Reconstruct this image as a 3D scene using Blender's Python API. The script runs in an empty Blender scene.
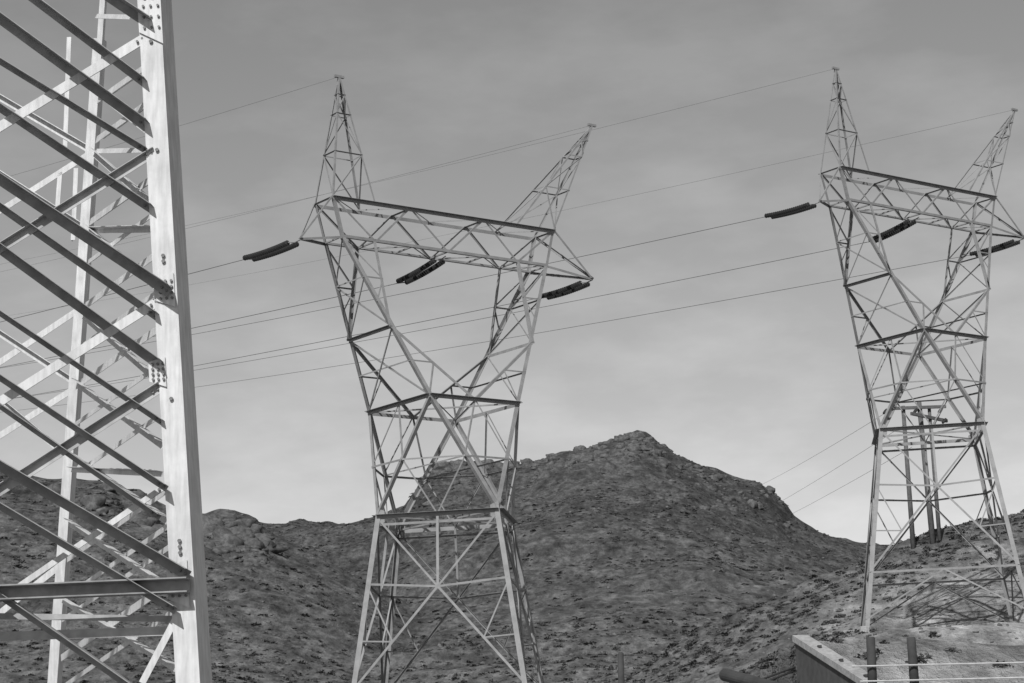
import bpy, bmesh, math, random
import numpy as np
from mathutils import Vector, Matrix
random.seed(7)
R = math.radians
scene = bpy.context.scene
COL = scene.collection

# ------------------------------------------------------------------ camera
F, PITCH, ROLL = 2201.5, 0.2063, 0.0349
fwd = Vector((0, math.cos(PITCH), math.sin(PITCH)))
up0 = Vector((0, -math.sin(PITCH), math.cos(PITCH)))
r0 = Vector((1, 0, 0))
IR = r0 * math.cos(ROLL) - up0 * math.sin(ROLL)
IU = r0 * math.sin(ROLL) + up0 * math.cos(ROLL)
cd = bpy.data.cameras.new('camera'); cam = bpy.data.objects.new('camera', cd); COL.objects.link(cam)
cam.matrix_world = Matrix(((IR.x, IU.x, -fwd.x, 0), (IR.y, IU.y, -fwd.y, 0), (IR.z, IU.z, -fwd.z, 0), (0, 0, 0, 1)))
cd.sensor_width = 36.0; cd.lens = F * 36.0 / 1024.0
cd.clip_start = 0.1; cd.clip_end = 6000
scene.camera = cam

# ------------------------------------------------------------------ light and exposure
SUN_DIR = Vector((-0.22, -0.70, 0.68)).normalized()          # towards the sun
el = math.asin(SUN_DIR.z)
w = bpy.data.worlds.new('World'); scene.world = w; w.use_nodes = True
nt = w.node_tree; nt.nodes.clear()
def N(tree, t, **k):
    n = tree.nodes.new(t)
    for a, b in k.items(): setattr(n, a, b)
    return n
sky = N(nt, 'ShaderNodeTexSky'); sky.sky_type = 'NISHITA'; sky.sun_disc = False
sky.sun_elevation = el; sky.sun_rotation = math.atan2(SUN_DIR.x, SUN_DIR.y)
sky.air_density = 0.85; sky.dust_density = 0.15; sky.ozone_density = 1.0
bw = N(nt, 'ShaderNodeRGBToBW'); nt.links.new(sky.outputs[0], bw.inputs[0])
# thin wisps of high cloud
tc = N(nt, 'ShaderNodeTexCoord')
mp = N(nt, 'ShaderNodeMapping'); mp.inputs['Scale'].default_value = (5.0, 5.0, 13.0); mp.inputs['Rotation'].default_value = (0.0, 0.12, 0.3)
nt.links.new(tc.outputs['Generated'], mp.inputs[0])
cn = N(nt, 'ShaderNodeTexNoise'); cn.inputs['Scale'].default_value = 2.3; cn.inputs['Detail'].default_value = 7; cn.inputs['Roughness'].default_value = 0.55
nt.links.new(mp.outputs[0], cn.inputs['Vector'])
cr = N(nt, 'ShaderNodeMapRange'); cr.inputs[1].default_value = 0.42; cr.inputs[2].default_value = 0.66; cr.inputs[3].default_value = 0.99; cr.inputs[4].default_value = 1.17
nt.links.new(cn.outputs[0], cr.inputs[0])
mu = N(nt, 'ShaderNodeMath', operation='MULTIPLY'); nt.links.new(bw.outputs[0], mu.inputs[0]); nt.links.new(cr.outputs[0], mu.inputs[1])
bg = N(nt, 'ShaderNodeBackground'); bg.inputs[1].default_value = 0.103
nt.links.new(mu.outputs[0], bg.inputs[0])
wo = N(nt, 'ShaderNodeOutputWorld'); nt.links.new(bg.outputs[0], wo.inputs[0])
sl = bpy.data.lights.new('sun', 'SUN'); sl.energy = 4.1; sl.angle = R(0.5); sl.color = (1, 1, 1)
so = bpy.data.objects.new('sun', sl); COL.objects.link(so)
so.rotation_euler = (-SUN_DIR).to_track_quat('-Z', 'Y').to_euler()
scene.view_settings.view_transform = 'Standard'
scene.view_settings.look = 'None'
scene.view_settings.gamma = 1.0
scene.view_settings.use_curve_mapping = False
scene.view_settings.exposure = 0.1

# ------------------------------------------------------------------ helpers
def ray(px, py):
    return fwd + IR * ((px - 512) / F) + IU * ((341.5 - py) / F)
def at(px, py, dist):                    # point on the sight line at ground distance y = dist
    d = ray(px, py); return d * (dist / d.y)
def on_plane(px, py, p, n):
    d = ray(px, py); return d * (p.dot(n) / d.dot(n))

def mat(name, val, rough=0.7, var=0.25, scale=3.0, bump=0.0, detail=6, spec=0.3, metal=0.0, scale2=None, var2=0.0, stretch=None):
    m = bpy.data.materials.new(name); m.use_nodes = True
    t = m.node_tree; b = t.nodes['Principled BSDF']
    b.inputs['Roughness'].default_value = rough
    b.inputs['Specular IOR Level'].default_value = spec
    b.inputs['Metallic'].default_value = metal
    co = N(t, 'ShaderNodeTexCoord')
    no = N(t, 'ShaderNodeTexNoise'); no.inputs['Scale'].default_value = scale; no.inputs['Detail'].default_value = detail; no.inputs['Roughness'].default_value = 0.65
    t.links.new(co.outputs['Object'], no.inputs['Vector'])
    mr = N(t, 'ShaderNodeMapRange'); mr.inputs[1].default_value = 0.3; mr.inputs[2].default_value = 0.7
    mr.inputs[3].default_value = val * (1 - var); mr.inputs[4].default_value = val * (1 + var)
    t.links.new(no.outputs[0], mr.inputs[0]); out = mr.outputs[0]
    if scale2:
        n2 = N(t, 'ShaderNodeTexNoise'); n2.inputs['Scale'].default_value = scale2; n2.inputs['Detail'].default_value = 4
        if stretch:
            mp_ = N(t, 'ShaderNodeMapping'); mp_.inputs['Scale'].default_value = stretch; t.links.new(co.outputs['Object'], mp_.inputs[0]); t.links.new(mp_.outputs[0], n2.inputs['Vector'])
        else: t.links.new(co.outputs['Object'], n2.inputs['Vector'])
        m2 = N(t, 'ShaderNodeMapRange'); m2.inputs[1].default_value = 0.35; m2.inputs[2].default_value = 0.65; m2.inputs[3].default_value = 1 - var2; m2.inputs[4].default_value = 1 + var2
        t.links.new(n2.outputs[0], m2.inputs[0])
        mm = N(t, 'ShaderNodeMath', operation='MULTIPLY'); t.links.new(out, mm.inputs[0]); t.links.new(m2.outputs[0], mm.inputs[1]); out = mm.outputs[0]
    cc = N(t, 'ShaderNodeCombineColor')
    for i in range(3): t.links.new(out, cc.inputs[i])
    t.links.new(cc.outputs[0], b.inputs['Base Color'])
    if bump:
        bp = N(t, 'ShaderNodeBump'); bp.inputs['Strength'].default_value = bump; bp.inputs['Distance'].default_value = 0.02
        t.links.new(no.outputs[0], bp.inputs['Height']); t.links.new(bp.outputs[0], b.inputs['Normal'])
    return m
M = {
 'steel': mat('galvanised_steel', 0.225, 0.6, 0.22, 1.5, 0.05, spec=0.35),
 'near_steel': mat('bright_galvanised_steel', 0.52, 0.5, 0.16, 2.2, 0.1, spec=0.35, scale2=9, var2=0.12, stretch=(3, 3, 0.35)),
 'shade_steel': mat('shade_darkened_steel', 0.24, 0.6, 0.2, 2.2, 0.1, spec=0.3, scale2=9, var2=0.15),  # near tower steel with shade put into its colour, for dark diagonals and beam
 'mid_steel': mat('mid_grey_steel', 0.36, 0.6, 0.2, 2.2, 0.1, spec=0.3, scale2=9, var2=0.15),  # middle grey version for two diagonals and the struts
 'bolt': mat('bolt_steel', 0.16, 0.5, 0.2, 20),
 'porcelain': mat('glazed_porcelain', 0.035, 0.25, 0.2, 8, spec=0.5),
 'earth': mat('galvanised_strand', 0.17, 0.6, 0.1, 1.0),
 'wire': mat('conductor', 0.12, 0.6, 0.1, 1.0),
 'concrete': mat('weathered_concrete', 0.30, 0.9, 0.25, 0.9, 0.4, scale2=9, var2=0.15),
 'wood': mat('weathered_wood', 0.10, 0.9, 0.3, 3, 0.3),
 'pipe': mat('dark_pipe', 0.05, 0.6, 0.3, 2),
 'bush': mat('dry_scrub', 0.055, 0.9, 0.35, 0.4),
 'outcrop': mat('dark_outcrop_rock', 0.085, 0.95, 0.4, 0.35, 0.4, scale2=1.6, var2=0.3),
 'rock': mat('loose_rock', 0.12, 0.95, 0.35, 0.8, 0.3),
}

def tag(o, label=None, cat=None, group=None, kind=None):
    if label: o['label'] = label
    if cat: o['category'] = cat
    if group: o['group'] = group
    if kind: o['kind'] = kind
    return o
def empty(name, loc=(0, 0, 0), rz=0.0):
    o = bpy.data.objects.new(name, None); o.location = loc; o.rotation_euler = (0, 0, rz); COL.objects.link(o); return o

class MB:                                # collects prisms and tubes into one mesh
    def __init__(s): s.v = []; s.f = []
    def add(s, vs, fs):
        b = len(s.v); s.v += [tuple(x) for x in vs]; s.f += [tuple(i + b for i in f) for f in fs]; return s
    def prism(s, p0, p1, sect, a, b):    # sect: 2-D outline in directions a and b
        p0, p1 = Vector(p0), Vector(p1); n = len(sect)
        vs = [p0 + a * x + b * y for x, y in sect] + [p1 + a * x + b * y for x, y in sect]
        fs = [(i, (i + 1) % n, n + (i + 1) % n, n + i) for i in range(n)] + [tuple(range(n))[::-1], tuple(range(n, 2 * n))]
        return s.add(vs, fs)
    def angle(s, p0, p1, w, nrm, t=None, w2=None, flip=False):
        # rolled steel angle: one flange flat in the face whose normal is nrm, the other standing along -nrm (or +nrm)
        p0, p1 = Vector(p0), Vector(p1); ax = (p1 - p0).normalized(); nrm = Vector(nrm)
        b = (nrm - ax * nrm.dot(ax))
        if b.length < 1e-4: b = ax.orthogonal()
        b.normalize(); a = ax.cross(b).normalized()
        if a.z < 0: a = -a
        if flip: b = -b
        t = t or w * 0.12; w2 = w2 or w
        # flat flange spans a from -w/2..w/2 with its face on b=0; standing flange on the upper edge along -b
        sect = [(-w / 2, 0), (w / 2, 0), (w / 2, -w2), (w / 2 - t, -w2), (w / 2 - t, -t), (-w / 2, -t)]
        return s.prism(p0, p1, sect, a, b)
    def ell(s, p0, p1, w, da, db, t=None, wb=None):     # corner angle: flanges along da and db from the heel
        p0, p1 = Vector(p0), Vector(p1); ax = (p1 - p0).normalized()
        a = Vector(da); a = (a - ax * a.dot(ax)).normalized(); b = Vector(db); b = (b - ax * b.dot(ax)).normalized()
        t = t or w * 0.11; wb = wb or w
        return s.prism(p0, p1, [(0, 0), (w, 0), (w, t), (t, t), (t, wb), (0, wb)], a, b)
    def box(s, p0, p1, wa, wb, up=(0, 0, 1)):
        p0, p1 = Vector(p0), Vector(p1); ax = (p1 - p0).normalized(); u = Vector(up); a = ax.cross(u)
        if a.length < 1e-4: a = ax.orthogonal()
        a.normalize(); b = a.cross(ax)
        return s.prism(p0, p1, [(-wa / 2, -wb / 2), (wa / 2, -wb / 2), (wa / 2, wb / 2), (-wa / 2, wb / 2)], a, b)
    def tube(s, pts, r, n=8, radii=None):
        pts = [Vector(p) for p in pts]; m = len(pts); vs = []; fs = []
        for i, p in enumerate(pts):
            ax = (pts[min(i + 1, m - 1)] - pts[max(i - 1, 0)]).normalized()
            ref = Vector((0, 0, 1)) if abs(ax.z) < 0.9 else Vector((1, 0, 0))
            a = ax.cross(ref).normalized(); b = ax.cross(a)
            rr = radii[i] if radii else r
            for k in range(n):
                q = 2 * math.pi * k / n; vs.append(p + (a * math.cos(q) + b * math.sin(q)) * rr)
        for i in range(m - 1):
            for k in range(n): fs.append((i * n + k, i * n + (k + 1) % n, (i + 1) * n + (k + 1) % n, (i + 1) * n + k))
        fs += [tuple(range(n))[::-1], tuple(range((m - 1) * n, m * n))]
        return s.add(vs, fs)
    def build(s, name, m, parent=None, smooth=False):
        me = bpy.data.meshes.new(name); me.from_pydata(s.v, [], s.f)
        me.materials.append(m)
        bm = bmesh.new(); bm.from_mesh(me); bmesh.ops.recalc_face_normals(bm, faces=bm.faces); bm.to_mesh(me); bm.free()
        if smooth:
            me.polygons.foreach_set('use_smooth', [True] * len(me.polygons))
        o = bpy.data.objects.new(name, me); COL.objects.link(o)
        if parent: o.parent = parent
        return o
def copy_tree(o, parent=None):
    c = o.copy(); COL.objects.link(c)
    if parent: c.parent = parent
    for ch in [x for x in bpy.data.objects if x.parent == o]: copy_tree(ch, c)
    return c

# ------------------------------------------------------------------ terrain
def hash2(ix, iy, seed):
    h = (ix * 374761393 + iy * 668265263 + seed * 1442695041) & 0xFFFFFFFF
    h = ((h ^ (h >> 13)) * 1274126177) & 0xFFFFFFFF
    return ((h ^ (h >> 16)) & 0xFFFF) / 65535.0
def vnoise(x, y, seed):
    x = np.asarray(x, float); y = np.asarray(y, float)
    ix = np.floor(x).astype(np.int64); iy = np.floor(y).astype(np.int64); fx = x - ix; fy = y - iy
    fx = fx * fx * (3 - 2 * fx); fy = fy * fy * (3 - 2 * fy)
    a = hash2(ix, iy, seed); b = hash2(ix + 1, iy, seed); c = hash2(ix, iy + 1, seed); d = hash2(ix + 1, iy + 1, seed)
    return (a + (b - a) * fx + (c - a) * fy + (a - b - c + d) * fx * fy) * 2 - 1
def ridged(x, y, seed): return 1 - 2 * np.abs(vnoise(x, y, seed))

def skyline(pts):                        # outline of a ridge -> (azimuth, slope of the sight line)
    az, sl_ = [], []
    for px, py in pts:
        d = ray(px, py - 4.5); az.append(math.atan2(d.x, d.y)); sl_.append(d.z / math.hypot(d.x, d.y))
    az, sl_ = np.array(az), np.array(sl_)
    ga = np.arange(-0.9, 0.9, 0.002); gs = np.interp(ga, az, sl_); kk = np.exp(-0.5 * (np.arange(-40, 41) * 0.002 / 0.022) ** 2); kk /= kk.sum()
    return az, sl_, ga, np.convolve(np.pad(gs, 40, mode='edge'), kk, mode='valid')
PEAK = skyline([(-900, 560), (-400, 520), (-100, 505), (48, 500), (150, 512), (263, 524), (285, 524), (300, 519), (320, 523), (350, 524), (375, 521), (395, 515), (408, 511), (413, 498), (421, 486), (431, 471), (440, 463), (460, 460), (485, 461), (500, 466), (512, 462), (522, 463), (545, 456), (575, 449), (600, 441), (620, 433), (637, 427), (650, 432), (665, 442), (690, 459), (700, 461), (720, 468), (740, 475), (755, 479), (770, 489), (786, 503), (794, 515), (810, 526), (830, 537), (848, 543), (864, 548), (900, 556), (980, 580), (1300, 640)])
LEFT = skyline([(-900, 430), (-300, 450), (0, 462), (48, 470), (80, 471), (100, 471), (120, 480), (140, 483), (160, 497), (185, 508), (205, 511), (220, 508), (235, 508), (248, 512), (256, 516), (262, 524), (270, 531), (290, 541), (320, 556), (380, 585), (450, 625), (520, 690)])
RIGHT = skyline([(560, 720), (640, 680), (700, 632), (740, 612), (770, 600), (800, 585), (850, 563), (880, 549), (900, 541), (920, 535), (950, 528), (975, 521), (1024, 507), (1150, 470), (1400, 430), (2000, 420)])

WA = at(795, 642, 45); WE = at(880, 697, 40); WC = at(1000, 637, 47)   # wing wall top: far end, near end; crest of the bank behind it
_n = (WE - WA).cross(WC - WA); WG = Vector((-_n.x / _n.z, -_n.y / _n.z, 0)); WZ = WC.z
WB = Vector((WE.x - WA.x, WE.y - WA.y, 0)).normalized(); WB = Vector((-WB.y, WB.x, 0))
if WB.x < 0: WB = -WB
def terrain(x, y, fine=True):
    x = np.asarray(x, float); y = np.asarray(y, float)
    r = np.hypot(x, y) + 1e-6; az = np.arctan2(x, y)
    fr = np.clip((r - 8) / 120, 0, 1)
    base = -1.7 + 3.4 * fr ** 1.3 + np.clip(r - 128, 0, None) * 0.012
    base = np.where(np.cos(az) < 0.3, -1.7 + 0.01 * r, base)
    def feat(S, Rr, start, power, back):
        t = np.clip((r - start) / (Rr - start), 0, 1)
        sharp = np.clip((t - 0.62) / 0.36, 0, 1) ** 2
        wob = (1 - sharp) * (0.030 * vnoise(x / 70, y / 70, 41) + 0.010 * vnoise(x / 24, y / 24, 42))
        e1 = np.interp(az + wob * 0.3, S[0], S[1], left=S[1][0], right=S[1][-1]); e2 = np.interp(az + wob, S[2], S[3])
        zr = e2 + (e1 - e2) * sharp; zr = zr * Rr
        b0 = -1.7 + 3.4 * np.clip((start - 8) / 120, 0, 1) ** 1.3
        z = b0 + (zr - b0) * t ** power
        z = np.where(r > Rr, zr - (r - Rr) * back, z)
        z = np.where(r < start, b0 - (start - r) * 0.1, z)
        win = np.clip((0.62 - np.abs(az)) / 0.2, 0, 1); win = win * win * (3 - 2 * win)
        return z * win + -40 * (1 - win)
    big = vnoise(x / 90, y / 90, 3)
    hs = [feat(PEAK, 640 + 0 * r, 150, 1.32, 0.35), feat(LEFT, 390 + 0 * r, 140, 1.6, 0.35), feat(RIGHT, 195 + 0 * r, 75, 1.75, 0.10)]
    h = base
    for q in hs:                         # smooth maximum
        k = 1.5; d = np.clip(0.5 + 0.5 * (q - h) / k, 0, 1)
        h = h * (1 - d) + q * d + k * d * (1 - d) * 0.5
    # gullies and rock ribs; small near the skyline so that outlines stay
    amp = np.clip((r - 90) / 250, 0.0, 1.0)
    rid = np.zeros_like(r)
    h = h + amp * (1.1 * vnoise(x / 38, y / 60, 11) + 1.3 * ridged(x / 26, y / 40, 12) * 0.5 - 0.3)
    led = np.tanh(5 * (vnoise(x / 62, y / 30, 51) + 0.35 * vnoise(x / 14, y / 14, 52)))
    h = h + 1.7 * led * np.clip((r - 230) / 200, 0, 1)
    led2 = np.tanh(6 * (vnoise(x / 17, y / 9, 53) + 0.4 * vnoise(x / 5, y / 5, 54)))
    h = h + 0.35 * led2 * np.clip((r - 95) / 60, 0, 1)
    if fine:
        h = h + amp * (0.55 * ridged(x / 9, y / 14, 13) * np.clip(0.4 + vnoise(x / 55, y / 55, 17), 0.15, 1.3) + 0.32 * vnoise(x / 3.7, y / 5, 14)) \
              + np.clip((r - 40) / 80, 0, 1) * (0.22 * vnoise(x / 4.5, y / 4.5, 15) + 0.12 * vnoise(x / 1.6, y / 1.6, 16))
    for (tx, ty, tz) in ((-3.909, 119.42, 2.3), (27.278, 143.81, 9.98)):
        m = np.exp(-(((x - tx) ** 2 + (y - ty) ** 2) / 13.5 ** 2) ** 2); h = h * (1 - m) + (tz + 0.12 * vnoise(x / 3, y / 3, 61)) * m
    # embankment held by the wing wall at the lower right
    d = (x - WA.x) * WB.x + (y - WA.y) * WB.y                 # distance behind the wall line
    z = WA.z + WG.x * (x - WA.x) + WG.y * (y - WA.y) - 0.06 + 0.05 * vnoise(x / 0.9, y / 0.9, 81) + 0.06 * vnoise(x / 2.5, y / 2.5, 82)
    z = np.minimum(z, WZ + 0.05 * vnoise(x / 1.3, y / 1.3, 83) - np.clip(y - 47, 0, None) * 0.30)
    z = z - np.clip(x - 22, 0, None) * 0.4
    sm = np.clip((d - 0.06) / 0.15, 0, 1)
    h = np.where((d > 0.05) & (y > 20) & (y < 70), np.maximum(h, h * (1 - sm) + z * sm), h)
    return h
def ground_z(x, y): return float(terrain(np.array([x]), np.array([y]))[0])

az_f = np.arange(-15.2, 15.2, 0.032)
az_c = np.concatenate([np.arange(-180, -15.2, 1.4), az_f, np.arange(15.2, 180, 1.4)])
rs = [0.6]
while rs[-1] < 2600:
    q = rs[-1]; rs.append(q + max(0.35, q * (0.03 if q < 70 else 0.0085 if q < 300 else 0.0050 if q < 690 else 0.05)))
rs = np.array(rs); A = np.radians(az_c); nA, nR = len(A), len(rs)
RR, AA = np.meshgrid(rs, A, indexing='ij')
X = RR * np.sin(AA); Y = RR * np.cos(AA); Z = terrain(X, Y)
co = np.stack([X, Y, Z], -1).reshape(-1, 3)
def grid_z(x, y):                        # height of the ground mesh itself
    r = np.hypot(x, y); a = np.arctan2(x, y)
    fi = np.interp(r, rs, np.arange(nR)); fj = np.interp(a, A, np.arange(nA))
    i0 = np.floor(fi).astype(int).clip(0, nR - 2); j0 = np.floor(fj).astype(int).clip(0, nA - 2); u = fi - i0; v = fj - j0
    return (Z[i0, j0] * (1 - u) * (1 - v) + Z[i0 + 1, j0] * u * (1 - v) + Z[i0, j0 + 1] * (1 - u) * v + Z[i0 + 1, j0 + 1] * u * v)
i = np.arange(nR - 1)[:, None] * nA; j = np.arange(nA)[None, :]; j2 = (j + 1) % nA
quads = np.stack([i + j, i + j2, i + nA + j2, i + nA + j], -1).reshape(-1, 4)
me = bpy.data.meshes.new('ground')
me.vertices.add(len(co)); me.vertices.foreach_set('co', co.ravel())
me.loops.add(quads.size); me.loops.foreach_set('vertex_index', quads.ravel())
me.polygons.add(len(quads)); me.polygons.foreach_set('loop_start', np.arange(0, quads.size, 4)); me.polygons.foreach_set('loop_total', np.full(len(quads), 4))
me.update(); me.validate()
me.polygons.foreach_set('use_smooth', np.ones(len(me.polygons), bool))
go = bpy.data.objects.new('ground', me); COL.objects.link(go); go['kind'] = 'structure'

def ground_material():
    m = bpy.data.materials.new('desert_rock_and_gravel'); m.use_nodes = True
    t = m.node_tree; b = t.nodes['Principled BSDF']; b.inputs['Roughness'].default_value = 0.95; b.inputs['Specular IOR Level'].default_value = 0.1
    geo = N(t, 'ShaderNodeNewGeometry')
    def noise(scale, det=6, rough=0.6, sc=(1, 1, 1)):
        mp = N(t, 'ShaderNodeMapping'); mp.inputs['Scale'].default_value = sc; t.links.new(geo.outputs['Position'], mp.inputs[0])
        n = N(t, 'ShaderNodeTexNoise'); n.inputs['Scale'].default_value = scale; n.inputs['Detail'].default_value = det; n.inputs['Roughness'].default_value = rough
        t.links.new(mp.outputs[0], n.inputs['Vector']); return n.outputs[0]
    def rng(src, a, b_, c, d):
        r = N(t, 'ShaderNodeMapRange'); r.inputs[1].default_value = a; r.inputs[2].default_value = b_; r.inputs[3].default_value = c; r.inputs[4].default_value = d
        t.links.new(src, r.inputs[0]); return r.outputs[0]
    def mul(p, q):
        x = N(t, 'ShaderNodeMath', operation='MULTIPLY'); t.links.new(p, x.inputs[0]); t.links.new(q, x.inputs[1]); return x.outputs[0]
    n1 = noise(0.012, 5); n2 = noise(0.10, 7, 0.7, (1, 0.45, 1.2)); n3 = noise(0.85, 6, 0.75, (1, 0.35, 1)); n5 = noise(0.33, 5, 0.7, (1, 0.35, 1.5)); n4 = noise(0.3, 3, 0.5, (0.8, 0.4, 1.5))
    v = mul(mul(rng(n1, 0.35, 0.65, 0.072, 0.098), rng(n2, 0.34, 0.66, 0.72, 1.28)), mul(rng(n3, 0.36, 0.64, 0.55, 1.45), mul(rng(n4, 0.35, 0.65, 0.88, 1.12), rng(n5, 0.42, 0.60, 0.66, 1.18))))
    # pale graded gravel around the right tower: lies at the near side of the right hill
    sep = N(t, 'ShaderNodeSeparateXYZ'); t.links.new(geo.outputs['Position'], sep.inputs[0])
    def band(out, c, wd):
        s_ = N(t, 'ShaderNodeMath', operation='SUBTRACT'); t.links.new(out, s_.inputs[0]); s_.inputs[1].default_value = c
        a_ = N(t, 'ShaderNodeMath', operation='DIVIDE'); t.links.new(s_.outputs[0], a_.inputs[0]); a_.inputs[1].default_value = wd
        p_ = N(t, 'ShaderNodeMath', operation='POWER'); ab = N(t, 'ShaderNodeMath', operation='ABSOLUTE'); t.links.new(a_.outputs[0], ab.inputs[0]); t.links.new(ab.outputs[0], p_.inputs[0]); p_.inputs[1].default_value = 2
        return p_.outputs[0]
    ad = N(t, 'ShaderNodeMath', operation='ADD'); t.links.new(band(sep.outputs[0], 32, 15), ad.inputs[0]); t.links.new(band(sep.outputs[1], 150, 30), ad.inputs[1])
    a2 = N(t, 'ShaderNodeMath', operation='ADD'); t.links.new(ad.outputs[0], a2.inputs[0]); t.links.new(rng(n2, 0.3, 0.7, -0.6, 0.6), a2.inputs[1])
    pale = rng(a2.outputs[0], 0.5, 1.3, 1.9, 1.0)
    nr = N(t, 'ShaderNodeVectorMath', operation='LENGTH'); t.links.new(geo.outputs['Position'], nr.inputs[0])
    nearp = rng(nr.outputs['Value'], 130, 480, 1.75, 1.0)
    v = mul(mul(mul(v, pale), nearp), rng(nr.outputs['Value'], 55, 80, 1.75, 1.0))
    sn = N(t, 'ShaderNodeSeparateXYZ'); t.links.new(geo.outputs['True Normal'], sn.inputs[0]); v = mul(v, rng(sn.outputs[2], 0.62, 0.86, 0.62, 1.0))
    cc = N(t, 'ShaderNodeCombineColor')
    for k in range(3): t.links.new(v, cc.inputs[k])
    t.links.new(cc.outputs[0], b.inputs['Base Color'])
    bp = N(t, 'ShaderNodeBump'); bp.inputs['Strength'].default_value = 0.9; bp.inputs['Distance'].default_value = 0.8
    t.links.new(n3, bp.inputs['Height']); t.links.new(bp.outputs[0], b.inputs['Normal'])
    return m
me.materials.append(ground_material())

# ------------------------------------------------------------------ scattered scrub and rocks (nobody could count them)
def scatter(name, protos, spots, m, label, sink=0.12):
    vs, fs = [], []; off = 0
    for (x, y, s, sq) in spots:
        pv, pf = random.choice(protos); z = 0.0
        q = random.uniform(0, 6.283); c, sn = math.cos(q) * s, math.sin(q) * s
        v = np.empty_like(pv); v[:, 0] = pv[:, 0] * c - pv[:, 1] * sn + x; v[:, 1] = pv[:, 0] * sn + pv[:, 1] * c + y; v[:, 2] = pv[:, 2] * s * sq
        vs.append(v); fs.append(pf + off); off += len(pv)
    zs = grid_z(np.array([a[0] for a in spots]), np.array([a[1] for a in spots])) - np.array([sink * a[2] for a in spots])
    for v, z in zip(vs, zs): v[:, 2] += z
    vs = np.concatenate(vs); fs = np.concatenate(fs)
    k = fs.shape[1]
    me = bpy.data.meshes.new(name); me.vertices.add(len(vs)); me.vertices.foreach_set('co', vs.ravel())
    me.loops.add(fs.size); me.loops.foreach_set('vertex_index', fs.ravel())
    me.polygons.add(len(fs)); me.polygons.foreach_set('loop_start', np.arange(0, fs.size, k)); me.polygons.foreach_set('loop_total', np.full(len(fs), k))
    me.update(); me.materials.append(m)
    o = bpy.data.objects.new(name, me); COL.objects.link(o); tag(o, label, name.replace('_', ' '), kind='stuff'); return o
def ico(jit, flat):
    bm = bmesh.new(); bmesh.ops.create_icosphere(bm, subdivisions=1, radius=1.0)
    for v in bm.verts:
        v.co *= 1 + random.uniform(-jit, jit); v.co.z = v.co.z * flat + flat * 0.45
    bm.verts.index_update(); a = np.array([v.co[:] for v in bm.verts]); f = np.array([[v.index for v in q.verts] for q in bm.faces]); bm.free(); return a, f
def bush(n_=70, q0=0.10, q1=0.26):
    vs, fs = [], []
    for k in range(n_):
        q = random.uniform(0, 6.283); e = random.uniform(0.05, 1.4); rr = random.uniform(0.45, 1.0)
        c = Vector((math.cos(q) * math.cos(e), math.sin(q) * math.cos(e), 0.75 * math.sin(e))) * rr
        a = Vector((random.gauss(0, 1), random.gauss(0, 1), random.gauss(0, 1))).normalized(); b = a.orthogonal().normalized(); s = random.uniform(q0, q1)
        n = len(vs); vs += [c - a * s, c + b * s * 0.6, c + a * s, c - b * s * 0.6]; fs.append([n, n + 1, n + 2, n + 3])
    return np.array([v[:] for v in vs]), np.array(fs)
rng_ = np.random.default_rng(5)
def spots(n, a0, a1, d0, d1, s0, s1, sq=(0.6, 1.0), clump=None, pw=1.0):
    out = []
    while len(out) < n:
        a = R(rng_.uniform(a0, a1)); d = d0 + (d1 - d0) * rng_.uniform() ** pw
        x, y = d * math.sin(a), d * math.cos(a)
        if clump is not None:
            c = float(vnoise(np.array([x / clump]), np.array([y / clump]), 33)[0])
            if c < rng_.uniform(-0.7, 0.5): continue
        out.append((x, y, s0 + (s1 - s0) * rng_.uniform() ** 2.2, rng_.uniform(*sq)))
    return out
bushes = [bush() for _ in range(10)]
def keep(l): return [q for q in l if ((q[0] - 31) / 11) ** 2 + ((q[1] - 149) / 23) ** 2 > rng_.uniform(0.5, 1.3)]
sp = spots(22000, -16, 16, 190, 637, 0.14, 0.8, (0.5, 0.85), clump=30) + spots(2500, -16, 16, 190, 637, 0.3, 1.2, (0.4, 0.65), clump=110)
scatter('desert_scrub', [bush(36, 0.16, 0.34) for _ in range(10)], sp, M['bush'], 'dark low scrub dotted over the far mountain slopes')
bank = [(at(px, py, 44).x, d_, s_, 0.8) for px, py, d_, s_ in ((846, 648, 45.5, .22), (868, 655, 44, .3), (880, 658, 44.5, .2), (915, 656, 44, .26), (926, 655, 44.4, .2), (962, 650, 45, .2), (1000, 655, 44, .25), (838, 645, 46, .16), (900, 645, 46, .14))]
sp = bank + keep(spots(6500, 2, 17, 105, 200, 0.08, 0.6, (0.5, 0.9), clump=14))
scatter('dry_brush', bushes, sp, M['bush'], 'dry twiggy brush on the nearer slope around the right pylon')
rocks = [ico(0.5, 0.7) for _ in range(8)]
sp = spots(4000, -16, 16, 170, 635, 0.12, 0.42, clump=60) + spots(2600, 2, 17, 100, 200, 0.04, 0.2, clump=20)
scatter('loose_rocks', rocks, sp, M['rock'], 'loose grey rocks strewn over the rocky desert slopes')

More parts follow.
